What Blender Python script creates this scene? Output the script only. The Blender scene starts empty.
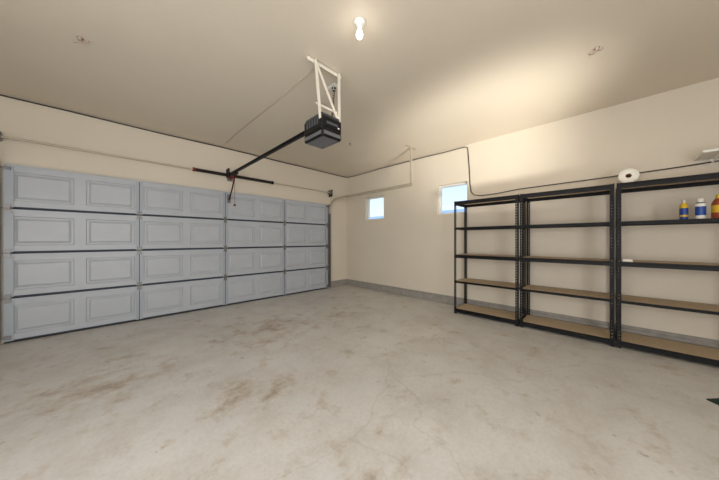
import bpy, bmesh, math, random
from mathutils import Vector, Matrix
random.seed(4)
scene=bpy.context.scene
XW=4.6; YW=5.1; H=2.97; XL=-1.7; YB=-2.2; CH=1.23

# ---------------- materials ----------------
def newmat(name):
    m=bpy.data.materials.new(name); m.use_nodes=True
    nt=m.node_tree; b=nt.nodes['Principled BSDF']; return m,nt,b
def mat(name,col,rough=0.6,metal=0.0,var=0.06,scale=8.0,bump=0.0,bscale=60,emit=None,es=0,spec=0.5):
    m,nt,b=newmat(name)
    tc=nt.nodes.new('ShaderNodeTexCoord')
    n=nt.nodes.new('ShaderNodeTexNoise'); n.inputs['Scale'].default_value=scale; n.inputs['Detail'].default_value=4
    nt.links.new(tc.outputs['Object'],n.inputs['Vector'])
    r=nt.nodes.new('ShaderNodeValToRGB')
    r.color_ramp.elements[0].position=0.3; r.color_ramp.elements[1].position=0.7
    r.color_ramp.elements[0].color=(*[c*(1-var) for c in col],1)
    r.color_ramp.elements[1].color=(*[min(1,c*(1+var)) for c in col],1)
    nt.links.new(n.outputs['Fac'],r.inputs['Fac']); nt.links.new(r.outputs['Color'],b.inputs['Base Color'])
    b.inputs['Roughness'].default_value=rough; b.inputs['Metallic'].default_value=metal
    b.inputs['Specular IOR Level'].default_value=spec
    if bump>0:
        n2=nt.nodes.new('ShaderNodeTexNoise'); n2.inputs['Scale'].default_value=bscale; n2.inputs['Detail'].default_value=3
        nt.links.new(tc.outputs['Object'],n2.inputs['Vector'])
        bp=nt.nodes.new('ShaderNodeBump'); bp.inputs['Strength'].default_value=bump; bp.inputs['Distance'].default_value=0.01
        nt.links.new(n2.outputs['Fac'],bp.inputs['Height']); nt.links.new(bp.outputs['Normal'],b.inputs['Normal'])
    if emit:
        b.inputs['Emission Color'].default_value=(*emit,1); b.inputs['Emission Strength'].default_value=es
    return m
def srgb(r,g,b):
    f=lambda c:(c/255/12.92) if c/255<=0.04045 else ((c/255+0.055)/1.055)**2.4
    return (f(r),f(g),f(b))
M_wall=mat('wall_paint',srgb(221,211,195),0.75,var=0.02,scale=1.5,bump=0.10,bscale=90)
M_ceil=mat('ceiling_paint',srgb(217,206,189),0.55,var=0.02,scale=1.2,bump=0.12,bscale=70)
M_curb=mat('curb_concrete',srgb(152,148,142),0.85,var=0.12,scale=14,bump=0.3)
M_door=mat('door_steel_paint',srgb(179,184,191),0.4,var=0.03,scale=5)
M_door2=mat('door_stile_paint',srgb(164,170,179),0.4,var=0.02,scale=3)
M_seam=mat('door_seam_dark',srgb(48,56,72),0.6)
M_rub=mat('rubber',srgb(40,40,42),0.8)
M_galv=mat('galvanized_steel',srgb(125,124,124),0.4,metal=0.5,var=0.1,scale=25)
M_track=mat('painted_track',srgb(195,185,166),0.5,metal=0.1,var=0.05)
M_blk=mat('black_powder_coat',srgb(14,15,18),0.5,var=0.15,scale=20,spec=0.25)
M_blkspring=mat('spring_black',srgb(38,30,28),0.5,metal=0.2)
M_red=mat('red_paint',srgb(130,38,34),0.5)
M_board=mat('particle_board',srgb(192,170,140),0.8,var=0.14,scale=60)
M_white=mat('white_plastic',srgb(238,236,230),0.45,var=0.01)
M_cream=mat('cream_steel',srgb(232,226,212),0.5,var=0.03)
M_opener=mat('opener_black',srgb(16,17,19),0.4,var=0.1,spec=0.3)
M_openg=mat('opener_grey',srgb(75,78,84),0.4,var=0.05)
M_lens=mat('lens_plastic',srgb(98,99,103),0.25,var=0.03)
M_paper=mat('paper',srgb(240,236,226),0.85,var=0.02)
M_card=mat('cardboard',srgb(150,120,85),0.85,var=0.08)
M_blue=mat('blue_label',srgb(30,70,150),0.4)
M_yel=mat('yellow_label',srgb(225,185,50),0.4)
M_brown=mat('amber_plastic',srgb(150,70,35),0.35)
M_mat=mat('green_mat',srgb(30,52,44),0.95,var=0.3,scale=80,bump=0.5)
M_copper=mat('pink_copper',srgb(178,158,146),0.4,metal=0.3)
M_cable=mat('black_cable',srgb(50,42,37),0.6)
M_wcable=mat('tan_cable',srgb(185,168,146),0.6)
M_bulb=mat('bulb_glass',srgb(255,250,240),0.3,var=0,emit=(1,0.95,0.87),es=4)
M_stucco=mat('stucco',srgb(210,208,205),0.9)
M_dirt=mat('outdoor_ground',srgb(170,155,130),0.9,var=0.15,scale=2)
M_roof=mat('roof_tile',srgb(150,172,205),0.9,var=0.15,scale=4)

# concrete floor
m,nt,b=newmat('concrete_floor'); M_floor=m
tc=nt.nodes.new('ShaderNodeTexCoord')
def noise(scale,detail=6,rough=0.6,dist=0.0,off=(0,0,0),sc=(1,1,1)):
    mp=nt.nodes.new('ShaderNodeMapping'); mp.inputs['Location'].default_value=off; mp.inputs['Scale'].default_value=sc
    nt.links.new(tc.outputs['Object'],mp.inputs['Vector'])
    n=nt.nodes.new('ShaderNodeTexNoise'); n.inputs['Scale'].default_value=scale; n.inputs['Detail'].default_value=detail
    n.inputs['Roughness'].default_value=rough; n.inputs['Distortion'].default_value=dist
    nt.links.new(mp.outputs['Vector'],n.inputs['Vector']); return n.outputs['Fac']
def ramp(fac,els):
    r=nt.nodes.new('ShaderNodeValToRGB')
    while len(r.color_ramp.elements)<len(els): r.color_ramp.elements.new(0.5)
    for e,(p,c) in zip(r.color_ramp.elements,els):
        e.position=p; e.color=(*c,1)
    nt.links.new(fac,r.inputs['Fac']); return r.outputs['Color']
def mix(a,bb,fac,mode='MIX'):
    x=nt.nodes.new('ShaderNodeMix'); x.data_type='RGBA'; x.blend_type=mode
    if isinstance(fac,float): x.inputs[0].default_value=fac
    else: nt.links.new(fac,x.inputs[0])
    nt.links.new(a,x.inputs[6]); nt.links.new(bb,x.inputs[7]); return x.outputs[2]
def mth(op,a,bv):
    x=nt.nodes.new('ShaderNodeMath'); x.operation=op
    for i,v in enumerate((a,bv)):
        if isinstance(v,(int,float)): x.inputs[i].default_value=v
        else: nt.links.new(v,x.inputs[i])
    return x.outputs[0]
W=(1,1,1)
base=ramp(noise(0.8,5,0.6),[(0.3,srgb(202,200,197)),(0.55,srgb(210,208,204)),(0.75,srgb(218,215,211))])
cl=ramp(noise(2.2,8,0.72,0,(3,1,0)),[(0.36,srgb(240,237,233)),(0.56,W)])
zone=None
# (x, y, radius, strength) of worn / oily parking spots
for (x,y,r,s) in ((1.55,3.35,1.0,1),(-.05,3.1,.7,1),(.85,2.0,.5,.8),(2.6,3.2,.8,.5),(.9,.9,.4,.5),(3.0,1.6,.5,.4)):
    vd=nt.nodes.new('ShaderNodeVectorMath'); vd.operation='DISTANCE'; nt.links.new(tc.outputs['Object'],vd.inputs[0]); vd.inputs[1].default_value=(x,y,0)
    mr=nt.nodes.new('ShaderNodeMapRange'); mr.inputs['From Min'].default_value=0; mr.inputs['From Max'].default_value=r
    mr.inputs['To Min'].default_value=s; mr.inputs['To Max'].default_value=0; nt.links.new(vd.outputs['Value'],mr.inputs['Value'])
    zone=mr.outputs[0] if zone is None else mth('MAXIMUM',zone,mr.outputs[0])
nz=noise(4.2,8,0.66,0.1,(7.3,2.2,0))
v=mth('ADD',nz,mth('MULTIPLY',zone,0.17))
st=ramp(v,[(0.56,W),(0.65,srgb(240,233,225)),(0.78,srgb(196,180,164))])
sp=ramp(noise(11,3,0.5,0.2,(1,5,0)),[(0.26,srgb(205,196,186)),(0.32,W)])
sp2=ramp(noise(1.3,3,0.5,0,(11,5,0)),[(0.42,(0,0,0)),(0.6,W)])
scr=ramp(noise(2.0,7,0.75,0.3,(2,9,0),(3.0,.5,1)),[(0.28,srgb(230,226,219)),(0.36,W)])
fine=ramp(noise(40,4,0.65),[(0.3,srgb(245,244,243)),(0.6,W)])
c=mix(base,cl,1.0,'MULTIPLY'); c=mix(c,st,1.0,'MULTIPLY'); c=mix(c,sp,sp2,'MULTIPLY'); c=mix(c,scr,0.7,'MULTIPLY'); c=mix(c,fine,1.0,'MULTIPLY')
vo=nt.nodes.new('ShaderNodeTexVoronoi'); vo.feature='DISTANCE_TO_EDGE'; vo.inputs['Scale'].default_value=.42
mp=nt.nodes.new('ShaderNodeVectorMath'); mp.operation='ADD'
nn=nt.nodes.new('ShaderNodeTexNoise'); nn.inputs['Scale'].default_value=1.6; nn.inputs['Detail'].default_value=5
nt.links.new(tc.outputs['Object'],nn.inputs['Vector']); nt.links.new(tc.outputs['Object'],mp.inputs[0]); 
ns=nt.nodes.new('ShaderNodeVectorMath'); ns.operation='SCALE'; ns.inputs['Scale'].default_value=.6; nt.links.new(nn.outputs['Color'],ns.inputs[0]); nt.links.new(ns.outputs[0],mp.inputs[1])
nt.links.new(mp.outputs[0],vo.inputs['Vector'])
cr=ramp(vo.outputs['Distance'],[(0.0,srgb(215,205,196)),(0.004,W)])
c=mix(c,cr,0.35,'MULTIPLY')
nt.links.new(c,b.inputs['Base Color'])
rr=ramp(noise(2.0,6),[(0.3,(0.36,)*3),(0.7,(0.5,)*3)]); nt.links.new(rr,b.inputs['Roughness'])
bp=nt.nodes.new('ShaderNodeBump'); bp.inputs['Strength'].default_value=0.08; bp.inputs['Distance'].default_value=0.01
nt.links.new(noise(30,5),bp.inputs['Height']); nt.links.new(bp.outputs['Normal'],b.inputs['Normal'])

m=bpy.data.materials.new('window_glass'); m.use_nodes=True; nt2=m.node_tree; nt2.nodes.clear()
o=nt2.nodes.new('ShaderNodeOutputMaterial'); t=nt2.nodes.new('ShaderNodeBsdfTransparent'); g=nt2.nodes.new('ShaderNodeBsdfGlossy')
g.inputs['Roughness'].default_value=0.02; mx=nt2.nodes.new('ShaderNodeMixShader'); mx.inputs[0].default_value=0.06
nt2.links.new(t.outputs[0],mx.inputs[1]); nt2.links.new(g.outputs[0],mx.inputs[2]); nt2.links.new(mx.outputs[0],o.inputs[0]); M_glass=m

# ---------------- mesh builder ----------------
class B:
    def __init__(s,name): s.name=name; s.bm=bmesh.new(); s.mats=[]
    def mi(s,m):
        if m not in s.mats: s.mats.append(m)
        return s.mats.index(m)
    def face(s,vs,m,smooth=False):
        f=s.bm.faces.new([s.bm.verts.new(v) for v in vs]); f.material_index=s.mi(m); f.smooth=smooth; return f
    def box(s,x0,x1,y0,y1,z0,z1,m,M=None,bevel=0):
        vs=[Vector((x,y,z)) for z in (z0,z1) for y in (y0,y1) for x in (x0,x1)]
        if M: vs=[M@v for v in vs]
        bv=[s.bm.verts.new(v) for v in vs]; k=s.mi(m); fs=[]
        for f in ((0,2,3,1),(4,5,7,6),(0,1,5,4),(2,6,7,3),(0,4,6,2),(1,3,7,5)):
            ff=s.bm.faces.new([bv[i] for i in f]); ff.material_index=k; fs.append(ff)
        if bevel:
            es=list({e for f in fs for e in f.edges})
            bmesh.ops.bevel(s.bm,geom=es,offset=bevel,segments=2,affect='EDGES',profile=0.5)
    def lathe(s,prof,m,M=None,n=24,smooth=True):
        rings=[]
        for p in prof:
            r,z=p[0],p[1]
            ring=[]
            for i in range(n):
                a=2*math.pi*i/n; v=Vector((max(r,1e-4)*math.cos(a),max(r,1e-4)*math.sin(a),z))
                if M: v=M@v
                ring.append(s.bm.verts.new(v))
            rings.append(ring)
        for j in range(len(rings)-1):
            mm=prof[j][2] if len(prof[j])>2 else m; k=s.mi(mm)
            for i in range(n):
                f=s.bm.faces.new([rings[j][i],rings[j][(i+1)%n],rings[j+1][(i+1)%n],rings[j+1][i]])
                f.material_index=k; f.smooth=smooth
    def cyl(s,p,q,r,m,n=12,r2=None):
        p=Vector(p); q=Vector(q); d=q-p; L=d.length
        M=Matrix.Translation(p)@d.to_track_quat('Z','Y').to_matrix().to_4x4()
        r2=r if r2 is None else r2
        s.lathe([(0,0),(r,0)],m,M,n,False); s.lathe([(r,0),(r2,L)],m,M,n,True); s.lathe([(r2,L),(0,L)],m,M,n,False)
    def tube(s,pts,r,m,n=6):
        pts=[Vector(p) for p in pts]; k=s.mi(m); rings=[]
        up=Vector((0,0,1)); prev=None
        for i,p in enumerate(pts):
            d=(pts[min(i+1,len(pts)-1)]-pts[max(i-1,0)]).normalized()
            if prev is None:
                u=d.cross(up)
                if u.length<0.1: u=d.cross(Vector((1,0,0)))
                u.normalize()
            else:
                u=(prev-d*prev.dot(d)).normalized()
            prev=u; w=d.cross(u)
            rings.append([s.bm.verts.new(p+u*r*math.cos(2*math.pi*a/n)+w*r*math.sin(2*math.pi*a/n)) for a in range(n)])
        for j in range(len(rings)-1):
            for i in range(n):
                f=s.bm.faces.new([rings[j][i],rings[j][(i+1)%n],rings[j+1][(i+1)%n],rings[j+1][i]]); f.material_index=k; f.smooth=True
        for rg in (rings[0],rings[-1]):
            f=s.bm.faces.new(rg); f.material_index=k
    def frame(s,p,q,side):
        p=Vector(p); q=Vector(q); d=(q-p); L=d.length; d.normalize()
        sd=Vector(side); u=(sd-d*sd.dot(d)).normalized(); v=d.cross(u)
        M=Matrix((( *u,),( *v,),( *d,))).transposed().to_4x4(); return Matrix.Translation(p)@M,L
    def bar(s,p,q,w,t,m,side=(0,0,1)):
        M,L=s.frame(p,q,side); s.box(-w/2,w/2,-t/2,t/2,0,L,m,M)
    def angle(s,p,q,w,t,m,side=(0,0,1)):
        M,L=s.frame(p,q,side); s.box(0,w,0,t,0,L,m,M); s.box(0,t,0,w,0,L,m,M)
    def done(s,normals=True,parent=None):
        if normals: bmesh.ops.recalc_face_normals(s.bm,faces=s.bm.faces)
        me=bpy.data.meshes.new(s.name); s.bm.to_mesh(me); s.bm.free()
        for m in s.mats: me.materials.append(m)
        ob=bpy.data.objects.new(s.name,me); scene.collection.objects.link(ob)
        if parent: ob.parent=parent
        return ob
def empty(name):
    e=bpy.data.objects.new(name,None); scene.collection.objects.link(e); return e

# ---------------- room shell ----------------
b_=B('floor'); b_.box(XL-.15,XW+.15,YB-.15,YW+.15,-0.1,0,M_floor); b_.done()
b_=B('ceiling'); b_.box(XL-.15,XW+.15,YB-.15,YW+.15,H,H+.1,M_ceil); b_.done()
DX0,DX1,DZ=-0.90,3.90,2.145
b_=B('wall_front')
b_.box(XL-.15,DX0+.04,YW,YW+.15,0,H,M_wall); b_.box(DX1-.04,XW+.15,YW,YW+.15,0,H,M_wall)
b_.box(DX0+.04,DX1-.04,YW,YW+.15,DZ-.03,H,M_wall); b_.done()
WZ0,WZ1=1.73,2.31
wins=[(3.78,4.38),(1.81,2.40)]
b_=B('wall_right')
b_.box(XW,XW+.15,YB-.15,YW,0,WZ0,M_wall); b_.box(XW,XW+.15,YB-.15,YW,WZ1,H,M_wall)
ys=[YB-.15,wins[1][0],wins[1][1],wins[0][0],wins[0][1],YW]
for i in (0,2,4): b_.box(XW,XW+.15,ys[i],ys[i+1],WZ0,WZ1,M_wall)
b_.done()
b_=B('wall_left'); b_.box(XL-.15,XL,YB-.15,YW,0,H,M_wall); b_.done()
b_=B('wall_back'); b_.box(XL,XW,YB-.15,YB,0,H,M_wall); b_.done()
for i,(a,c) in enumerate(wins):
    w=B('window_%d'%(i+1)); x0,x1=XW+.075,XW+.13; f=.035
    w.box(x0,x1,a,a+f,WZ0,WZ1,M_white); w.box(x0,x1,c-f,c,WZ0,WZ1,M_white)
    w.box(x0,x1,a+f,c-f,WZ0,WZ0+f,M_white); w.box(x0,x1,a+f,c-f,WZ1-f,WZ1,M_white)
    w.box(x0+.02,x0+.026,a+f,c-f,WZ0+f,WZ1-f,M_glass)
    w.done()
b_=B('baseboard_right'); b_.box(XW-.045,XW,YB,YW,0,.12,M_curb,bevel=.006); b_.box(XW-.02,XW,YB,YW,.12,.155,M_curb); b_.done()
b_=B('baseboard_front'); b_.box(DX1+.12,XW-.046,YW-.045,YW,0,.12,M_curb,bevel=.006); b_.box(DX1+.12,XW-.021,YW-.02,YW,.12,.155,M_curb); b_.done()
b_=B('outdoor_ground'); b_.box(-30,60,-30,60,-.3,-.12,M_dirt); b_.done()
b_=B('neighbor_house')
b_.box(13,20,6,16,-.12,2.4,M_stucco)
b_.face([(12.6,5.5,2.35),(12.6,16.5,2.35),(16.5,16.5,3.3),(16.5,5.5,3.3)],M_roof)
b_.face([(20.4,5.5,2.35),(20.4,16.5,2.35),(16.5,16.5,3.3),(16.5,5.5,3.3)],M_roof)
b_.face([(13,6,2.4),(20,6,2.4),(16.5,6,3.25)],M_stucco)
b_.done(False)

# ---------------- garage door ----------------
GD=empty('garage_door')
d=B('door_sections'); yf=YW-.055; yb=YW-.012
nsec=4; sh=DZ/nsec; pw=(DX1-DX0)/8
d.box(DX0+.01,DX1-.01,yf+.022,yb,0.012,DZ-.005,M_seam)
for r in range(nsec):
    z0=r*sh+.010+(.010 if r==0 else 0); z1=(r+1)*sh-.010
    for k in range(8):
        x0=DX0+k*pw; x1=x0+pw
        mx_,mz=.052,.082
        rects=[(0,0,0),(mx_,mz,0),(mx_+.008,mz+.008,.016),(mx_+.026,mz+.026,.016),(mx_+.05,mz+.05,.002)]
        R=[]
        for ax,az,dy in rects:
            R.append([(x0+ax,yf+dy,z0+az),(x1-ax,yf+dy,z0+az),(x1-ax,yf+dy,z1-az),(x0+ax,yf+dy,z1-az)])
        for a in range(len(R)-1):
            for i in range(4):
                d.face([R[a][i],R[a][(i+1)%4],R[a+1][(i+1)%4],R[a+1][i]],M_door)
        d.face(R[-1],M_door)
    d.box(DX0,DX1,yf-.012,yf+.022,z1-.020,z1,M_door)
    d.box(DX0,DX1,yf-.002,yf+.022,z0,z0+.012,M_seam)
    for q in range(5):
        xs=DX0+q*2*pw; w=.042
        a,c=xs-w,xs+w
        if q==0: a,c=xs,xs+.07
        if q==4: a,c=xs-.07,xs
        d.box(a,c,yf-.010,yf+.01,z0+.004,z1-.004,M_door2)
        if 0<q<4: d.box(xs-.004,xs+.004,yf-.0115,yf,z0+.004,z1-.004,M_seam)
for r in range(1,nsec):
    z=r*sh+.001
    for q in range(5):
        xs=DX0+q*2*pw+(.03 if q==0 else -.03 if q==4 else 0)
        d.box(xs-.026,xs+.026,yf-.016,yf-.010,z-.06,z+.05,M_galv)
        d.cyl((xs-.03,yf-.022,z),(xs+.03,yf-.022,z),.009,M_galv,8)
for r in range(nsec+1):
    z=min(max(r*sh,.07),DZ-.06)
    for xs,sg in ((DX0,-1),(DX1,1)):
        d.cyl((xs-sg*.05,yf-.03,z),(xs+sg*.035,yf-.03,z),.006,M_galv,8)
        d.box(min(xs,xs-sg*.05),max(xs,xs-sg*.05),yf-.034,yf-.010,z-.02,z+.02,M_galv)
CX=1.56
d.box(CX-.03,CX+.03,yf-.02,yf-.006,DZ-.22,DZ-.06,M_galv)
d.box(DX0,DX1,yf+.005,yb,0,.02,M_rub)
d.done(False,GD)

def track(name,xc,sg):
    t=B(name)
    path=[(xc,yf-.03,.02),(xc,yf-.03,1.90)]
    R=.30
    for i in range(1,9):
        a=math.pi/2*i/8; path.append((xc,yf-.03-R*(1-math.cos(a)),1.95+R*math.sin(a)))
    yend=2.57
    path.append((xc,yend,2.262))
    prof=[( .012*-sg,-.026),(.022*sg,-.026),(.022*sg,.026),(.012*-sg,.026)]
    rings=[]
    P=[Vector(p) for p in path]
    for i,p in enumerate(P):
        dd=(P[min(i+1,len(P)-1)]-P[max(i-1,0)]).normalized()
        nrm=dd.cross(Vector((1,0,0))).normalized()
        rings.append([p+Vector((u,0,0))+nrm*v for u,v in prof])
    for j in range(len(P)-1):
        mm=M_galv if j<1 else M_track
        for i in range(3):
            t.face([rings[j][i],rings[j][i+1],rings[j+1][i+1],rings[j+1][i]],mm)
    xa=xc+sg*.03
    t.box(min(xa,xa+sg*.003),max(xa,xa+sg*.003),yf-.05,YW-.001,.02,2.15,M_galv)
    t.box(min(xa,xa+sg*.045),max(xa,xa+sg*.045),YW-.005,YW-.001,.02,2.15,M_galv)
    t.angle((xc+sg*.024,yf-.3,2.285),(xc+sg*.024,yend,2.29),.03,.003,M_track,side=(0,0,-1))
    t.angle((xc+sg*.03,yend+.03,2.24),(xc+sg*.03,yend+.03,H-.001),.032,.003,M_track,side=(1,0,0))
    t.angle((xc-.12,yend+.03,H-.004),(xc+.2,yend+.03,H-.004),.03,.003,M_track,side=(0,1,0))
    return t.done(False,GD)
track('track_1',DX1+.035,1)
track('track_2',DX0-.035,-1)

s=B('torsion_spring'); zs=2.44; yS=YW-.095; CS=1.60
s.cyl((DX0-.12,yS,zs),(DX1+.12,yS,zs),.0135,M_track,14)
for xa,xb in ((.98,CS-.03),(CS+.03,2.42)):
    n=int((xb-xa)/.011); pts=[]
    for i in range(n*8+1):
        a=2*math.pi*i/8; pts.append((xa+.03+(xb-xa-.06)*i/(n*8),yS+.026*math.cos(a),zs+.026*math.sin(a)))
    s.tube(pts,.0050,M_blkspring,5)
    s.cyl((xa,yS,zs),(xa+.035,yS,zs),.033,M_red,14)
    s.cyl((xb-.035,yS,zs),(xb,yS,zs),.033,M_red if xa<1.5 else M_blk,14)
s.box(CS-.012,CS+.012,yS-.04,YW-.001,zs-.06,zs+.06,M_red); s.box(CS-.05,CS+.05,YW-.008,YW-.001,zs-.09,zs+.09,M_galv)
for xx,sg in ((DX0-.04,-1),(DX1+.03,1)):
    M=Matrix.Translation((xx,yS,zs))@Matrix.Rotation(math.pi/2,4,'Y')
    s.lathe([(.014,-.03),(.05,-.03),(.052,-.024),(.044,-.02),(.044,.01),(.056,.022),(.056,.03),(.014,.03)],M_galv,M,24)
    s.box(xx+sg*.05-.003,xx+sg*.05+.003,yS-.05,YW-.001,zs-.10,zs+.07,M_blk)
    s.cyl((xx,yS-.045,zs),(xx,yf-.02,.12),.0018,M_galv,6)
s.done(True,GD)

# ---------------- opener ----------------
o_=empty('garage_door_opener'); dz=.04
u=B('motor_unit')
ux0,ux1,uy0,uy1=1.43,1.69,1.95,2.26
u.box(ux0,ux1,uy0,uy1,2.27+dz,2.42+dz,M_opener,bevel=.018)
u.box(ux0+.012,ux1-.012,uy0+.012,uy1-.012,2.415+dz,2.44+dz,M_openg,bevel=.006)
u.box(ux0+.01,ux1-.01,uy0-.006,uy0+.05,2.30+dz,2.40+dz,M_opener,bevel=.01)
u.box(ux0+.006,ux1-.006,uy0-.01,uy1+.01,2.205+dz,2.28+dz,M_lens,bevel=.02)
for i in range(5):
    u.box(ux0-.003,ux0+.004,uy0+.05+i*.045,uy0+.075+i*.045,2.33+dz,2.395+dz,M_openg)
u.box(ux0+.06,ux0+.2,uy0-.009,uy0-.004,2.335+dz,2.36+dz,M_openg)
u.box(ux0+.20,ux0+.22,uy0-.009,uy0-.004,2.32+dz,2.332+dz,M_white)
u.cyl((CX,2.12,2.43+dz),(CX,2.12,2.475+dz),.03,M_galv,16)
u.done(True,o_)
r_=B('rail')
r_.box(CX-.018,CX+.018,2.10,5.0,2.462,2.468,M_blk); r_.box(CX-.004,CX+.004,2.10,5.0,2.435,2.465,M_blk); r_.box(CX-.018,CX+.018,2.27,5.0,2.43,2.437,M_blk)
r_.box(CX-.03,CX-.02,4.93,5.09,2.40,2.56,M_blk)
r_.done(True,o_)
a_=B('trolley_arm')
a_.box(CX-.03,CX+.03,4.62,4.80,2.395,2.43,M_blk,bevel=.006)
a_.tube([(CX,4.72,2.40),(CX,4.76,2.30),(CX,4.84,2.18),(CX,4.93,2.08),(CX,yf-.03,1.98)],.012,M_blk,8)
a_.tube([(CX-.02,4.66,2.39),(CX-.02,4.665,2.2),(CX-.022,4.66,2.0),(CX-.02,4.66,1.86)],.003,M_red,6)
a_.box(CX-.04,CX+.0,4.65,4.67,1.83,1.86,M_red,bevel=.006)
a_.done(True,o_)
h_=B('hanger_bracket')
h_.angle((1.30,1.99,H-.001),(1.72,1.99,H-.001),.04,.004,M_cream,side=(0,0,-1))
h_.angle((1.37,1.985,H-.02),(1.425,1.985,2.41),.036,.004,M_cream,side=(1,0,0))
h_.angle((1.66,1.985,H-.02),(1.665,1.985,2.41),.036,.004,M_cream,side=(1,0,0))
h_.bar((1.39,1.98,H-.03),(1.66,1.98,2.48),.028,.004,M_cream,side=(1,0,0))
h_.angle((1.40,1.99,2.57),(1.70,1.99,2.57),.026,.004,M_cream,side=(0,0,-1))
h_.done(True,o_)
c_=B('power_cord')
c_.box(1.74,1.82,2.14,2.26,H-.012,H-.001,M_white,bevel=.003)
c_.box(1.76,1.80,2.17,2.21,H-.05,H-.012,M_blk,bevel=.004)
pts=[]
for i in range(120):
    tt=i/119; a=i*1.1
    pts.append((1.78-.12*tt+.010*math.cos(a),2.19-.1*tt+.010*math.sin(a),H-.05-.46*tt-.03*math.sin(math.pi*tt)))
c_.tube(pts,.004,M_cable,6)
c_.done(True,o_)
w_=B('sensor_wire'); w_.tube([(1.45,2.0,H-.005),(1.46,3.0,H-.006),(1.44,4.2,H-.005),(1.45,4.85,H-.005)],.005,M_wcable,6); w_.done(True,o_)

# ---------------- cable ----------------
k=B('electrical_cable')
pts=[(XL+.05,YW-.012,H-.02)]
x=XL+.4
while x<XW-.1:
    pts.append((x,YW-.012,H-.016+random.uniform(-.006,.006))); x+=.45
pts+= [(XW-.03,YW-.014,H-.02)]
k.tube(pts,.009,M_cable,6); k.done()
k=B('electrical_cable'); pts=[(XW-.012,YW-.03,H-.022)]
y=4.7
while y>1.95:
    pts.append((XW-.012,y,H-.024+random.uniform(-.01,.006))); y-=.4
pts+=[(XW-.012,1.85,H-.03),(XW-.012,1.80,H-.06),(XW-.012,1.79,H-.2),(XW-.012,1.77,2.5),(XW-.012,1.76,2.25),(XW-.012,1.74,2.1),(XW-.012,1.69,2.04),(XW-.012,1.58,2.01),(XW-.012,1.35,2.01),(XW-.012,1.0,2.04),(XW-.012,.5,2.045),(XW-.012,0,2.05),(XW-.012,-.5,2.06),(XW-.012,-1.2,2.09),(XW-.012,-1.9,2.1)]
k.tube(pts,.0075,M_cable,6); k.done()

# ---------------- light fixture ----------------
l=B('ceiling_light_fixture'); LX,LY=1.40,1.40
M=Matrix.Translation((LX,LY,H))@Matrix.Rotation(math.pi,4,'X')
l.lathe([(0,0.001),(.050,.001),(.050,.007),(.040,.014),(.028,.022),(.023,.045),(.018,.046),(0,.046)],M_white,M,28)
l.lathe([(.013,.045,M_white),(.015,.062,M_bulb),(.022,.080),(.027,.098),(.027,.110),(.020,.125),(.010,.134),(0,.136)],M_bulb,M,24)
l.done()

def hook(x,y,rot):
    q=B('ceiling_hook'); R=Matrix.Translation((x,y,H))@Matrix.Rotation(rot,4,'Z')
    q.lathe([(0,-.001),(.022,-.001),(.020,-.010),(.008,-.014),(.006,-.03),(0,-.03)],M_copper,R,16)
    P=[R@Vector(v) for v in [(0,0,-.025),(.02,0,-.035),(.045,.004,-.03),(.06,.006,-.012)]]
    q.tube(P,.005,M_copper,6)
    P=[R@Vector(v) for v in [(0,0,-.025),(-.02,.0,-.036),(-.04,.0,-.045),(-.055,.01,-.035)]]
    q.tube(P,.005,M_copper,6); q.done()
hook(-.19,3.21,-.6); hook(3.11,.07,1.0); hook(3.03,3.27,.4)

# ---------------- racks ----------------
XF=4.08; XB=4.53; RH=1.88
levels=[(.085,.06),(.545,.032),(.985,.055),(1.44,.035),(RH-.005,.06)]
def rack(y0,y1):
    k=B('storage_rack')
    def flange(px,py,dx,dy):
        w=.036; t=.0025
        def seg(a,c,z0,z1):
            xa,xc=px+dx*a,px+dx*c; ya,yc=py+dy*a,py+dy*c
            if dx==0: xa,xc=px-t/2,px+t/2
            if dy==0: ya,yc=py-t/2,py+t/2
            k.box(min(xa,xc),max(xa,xc),min(ya,yc),max(ya,yc),z0,z1,M_blk)
        seg(0,.013,0,RH); seg(.025,w,0,RH)
        seg(.013,.025,0,.03); z=.03+.014
        while z<RH-.02:
            seg(.013,.025,z,min(z+.024,RH)); z+=.038
    for px,sx in ((XF,1),(XB,-1)):
        for py,sy in ((y0,1),(y1,-1)):
            flange(px,py,0,sy); flange(px,py,sx,0)
            k.box(px-.004 if sx>0 else px-.036,px+.036 if sx>0 else px+.004,py-.003 if sy>0 else py-.036,py+.036 if sy>0 else py+.003,0,.012,M_rub)
    for zt,bh in levels:
        for px,sx in ((XF+.003,1),(XB-.003,-1)):
            k.box(min(px,px+sx*.003),max(px,px+sx*.003),y0+.003,y1-.003,zt-bh,zt,M_blk)
            k.box(min(px,px+sx*.022),max(px,px+sx*.022),y0+.003,y1-.003,zt-.018,zt-.015,M_blk)
        for py,sy in ((y0+.003,1),(y1-.003,-1)):
            k.box(XF+.004,XB-.004,min(py,py+sy*.003),max(py,py+sy*.003),zt-bh,zt,M_blk)
            k.box(XF+.004,XB-.004,min(py,py+sy*.02),max(py,py+sy*.02),zt-.018,zt-.015,M_blk)
        k.box(XF+.008,XB-.008,y0+.008,y1-.008,zt-.0148,zt-.002,M_board)
    return k.done(False)
rack(.895,1.825); rack(-.055,.875); rack(-1.005,-.075)

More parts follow.
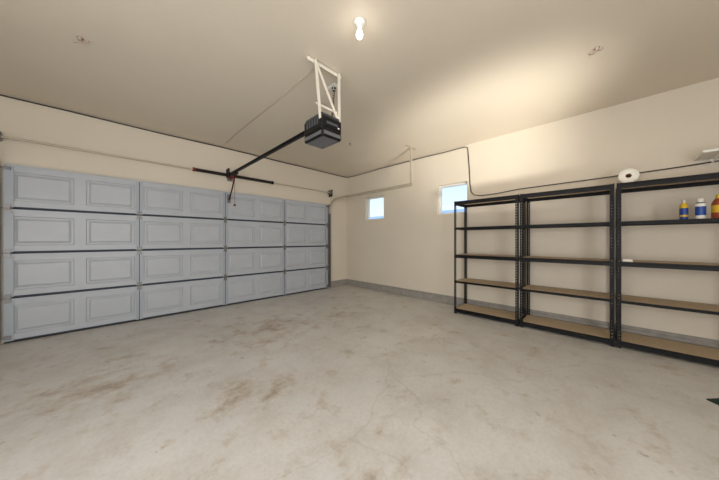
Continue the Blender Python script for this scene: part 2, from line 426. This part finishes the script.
p=B('paper_towel_roll')
zc=RH+.083
M=Matrix.Translation((4.17,-.17,zc))@Matrix.Rotation(math.pi/2,4,'Y')
p.lathe([(.022,.23,M_card),(.022,0,M_card),(.025,-.001,M_paper),(.080,-.001),(.083,.004),(.083,.224),(.080,.23),(.022,.23)],M_paper,M,40)
p.done()
zs2=1.44-.0015
def bottle(name,x,y,prof,m,rot=0,sy=1):
    q=B(name); MM=Matrix.Translation((x,y,zs2))@Matrix.Rotation(rot,4,'Z')@Matrix.Diagonal((1,sy,1,1))
    q.lathe(prof,m,MM,28); return q
q=bottle('cleaner_bottle',4.20,-.56,[(0,0,M_blue),(.038,0,M_blue),(.041,.006,M_blue),(.041,.03,M_yel),(.0415,.05,M_blue),(.0415,.12,M_yel),(.041,.14,M_yel),(.036,.155,M_yel),(.016,.175,M_white),(.016,.205,M_white),(0,.206,M_white)],M_blue,sy=.7); q.done()
q=bottle('spray_can',4.21,-.665,[(0,0,M_galv),(.033,0,M_galv),(.034,.005,M_white),(.034,.04,M_blue),(.034,.13,M_white),(.034,.16,M_galv),(.024,.172,M_white),(.022,.174,M_white),(.022,.205,M_white),(.018,.21,M_white),(0,.21,M_white)],M_white); q.done()
q=bottle('oil_jug',4.20,-.765,[(0,0),(.06,0),(.065,.01),(.065,.06,M_yel),(.065,.13,M_brown),(.06,.16),(.035,.19),(.02,.20,M_yel),(.022,.205,M_yel),(.022,.235,M_yel),(0,.236,M_yel)],M_brown,sy=.6)
q.tube([(4.20,-.80,zs2+.15),(4.20,-.835,zs2+.155),(4.20,-.835,zs2+.185),(4.20,-.79,zs2+.195)],.009,M_brown,8); q.done()
q=B('sanding_block'); q.box(4.12,4.18,-.20,-.12,.9835,1.01,M_paper,bevel=.004); q.box(4.122,4.178,-.198,-.122,1.008,1.018,M_card,bevel=.003); q.done()

q=B('wall_shelf')
q.box(4.22,XW-.001,-1.75,-.68,2.11,2.135,M_white,bevel=.003)
for y in (-.80,-1.5):
    q.bar((XW-.004,y,2.109),(XW-.004,y,1.97+.08),.025,.003,M_white,side=(0,1,0)); q.bar((XW-.004,y,2.107),(4.32,y,2.107),.025,.003,M_white,side=(0,1,0)); q.bar((XW-.01,y,2.06),(4.38,y,2.106),.014,.004,M_white,side=(0,1,0))
q.done()

q=B('floor_mat')
MM=Matrix.Translation((3.232,-.536,0))@Matrix.Rotation(math.radians(-42),4,'Z')
q.box(0,.75,-.5,0,.001,.012,M_mat,MM,bevel=.004); q.done()

# ---------------- lights ----------------
def area(name,loc,tgt,sx,sy,p,col):
    L=bpy.data.lights.new(name,'AREA'); L.shape='RECTANGLE'; L.size=sx; L.size_y=sy; L.energy=p; L.color=col
    ob=bpy.data.objects.new(name,L); scene.collection.objects.link(ob); ob.location=loc
    ob.rotation_euler=(Vector(tgt)-Vector(loc)).to_track_quat('-Z','Y').to_euler(); return ob
area('back_fill',(0.2,YB+.1,1.3),(1.8,5,1.2),3.2,2.0,150,(.96,.98,1))  # added fill lamp behind the camera; the back wall has no opening
area('left_fill',(XL+.1,1.0,1.3),(4.5,2.4,1.1),2.6,2.0,75,(.96,.98,1))  # second added fill, in front of the closed left wall
L=bpy.data.lights.new('bulb_light','POINT'); L.energy=.8; L.color=(1,.9,.75); L.shadow_soft_size=.04
ob=bpy.data.objects.new('bulb_light',L); ob.location=(LX,LY,H-.19); scene.collection.objects.link(ob)
L=bpy.data.lights.new('bounce_spot','SPOT'); L.energy=850; L.color=(1,.96,.86); L.spot_size=math.radians(44); L.spot_blend=1.0; L.shadow_soft_size=.3  # unseen spot added to stand in for bounced glow on ceiling and right wall
ob=bpy.data.objects.new('bounce_spot',L); ob.location=(1.9,-1.2,.5); scene.collection.objects.link(ob)
ob.rotation_euler=(Vector((4.0,1.6,2.97))-ob.location).to_track_quat('-Z','Y').to_euler()
L=bpy.data.lights.new('sun','SUN'); L.energy=3.0; L.angle=.01
ob=bpy.data.objects.new('sun',L); ob.location=(-5,-3,8); scene.collection.objects.link(ob)
ob.rotation_euler=Vector((1,.35,-1.1)).to_track_quat('-Z','Y').to_euler()

# world
w=bpy.data.worlds.new('sky'); scene.world=w; w.use_nodes=True; nt=w.node_tree
bg=nt.nodes['Background']; tc=nt.nodes.new('ShaderNodeTexCoord'); sx=nt.nodes.new('ShaderNodeSeparateXYZ')
rp=nt.nodes.new('ShaderNodeValToRGB'); rp.color_ramp.elements[0].position=0.05; rp.color_ramp.elements[0].color=(.8,.9,1,1)
rp.color_ramp.elements[1].position=0.35; rp.color_ramp.elements[1].color=(.42,.66,1,1)
nt.links.new(tc.outputs['Generated'],sx.inputs[0]); nt.links.new(sx.outputs['Z'],rp.inputs[0]); nt.links.new(rp.outputs[0],bg.inputs[0]); bg.inputs[1].default_value=1.4

cam=bpy.data.cameras.new('camera'); cam.sensor_width=36; cam.lens=248/719*36; cam.clip_start=.02
co=bpy.data.objects.new('camera',cam); co.location=(0,0,CH); co.rotation_euler=(math.pi/2,0,-math.pi/4)
scene.collection.objects.link(co); scene.camera=co
scene.view_settings.view_transform='Standard'
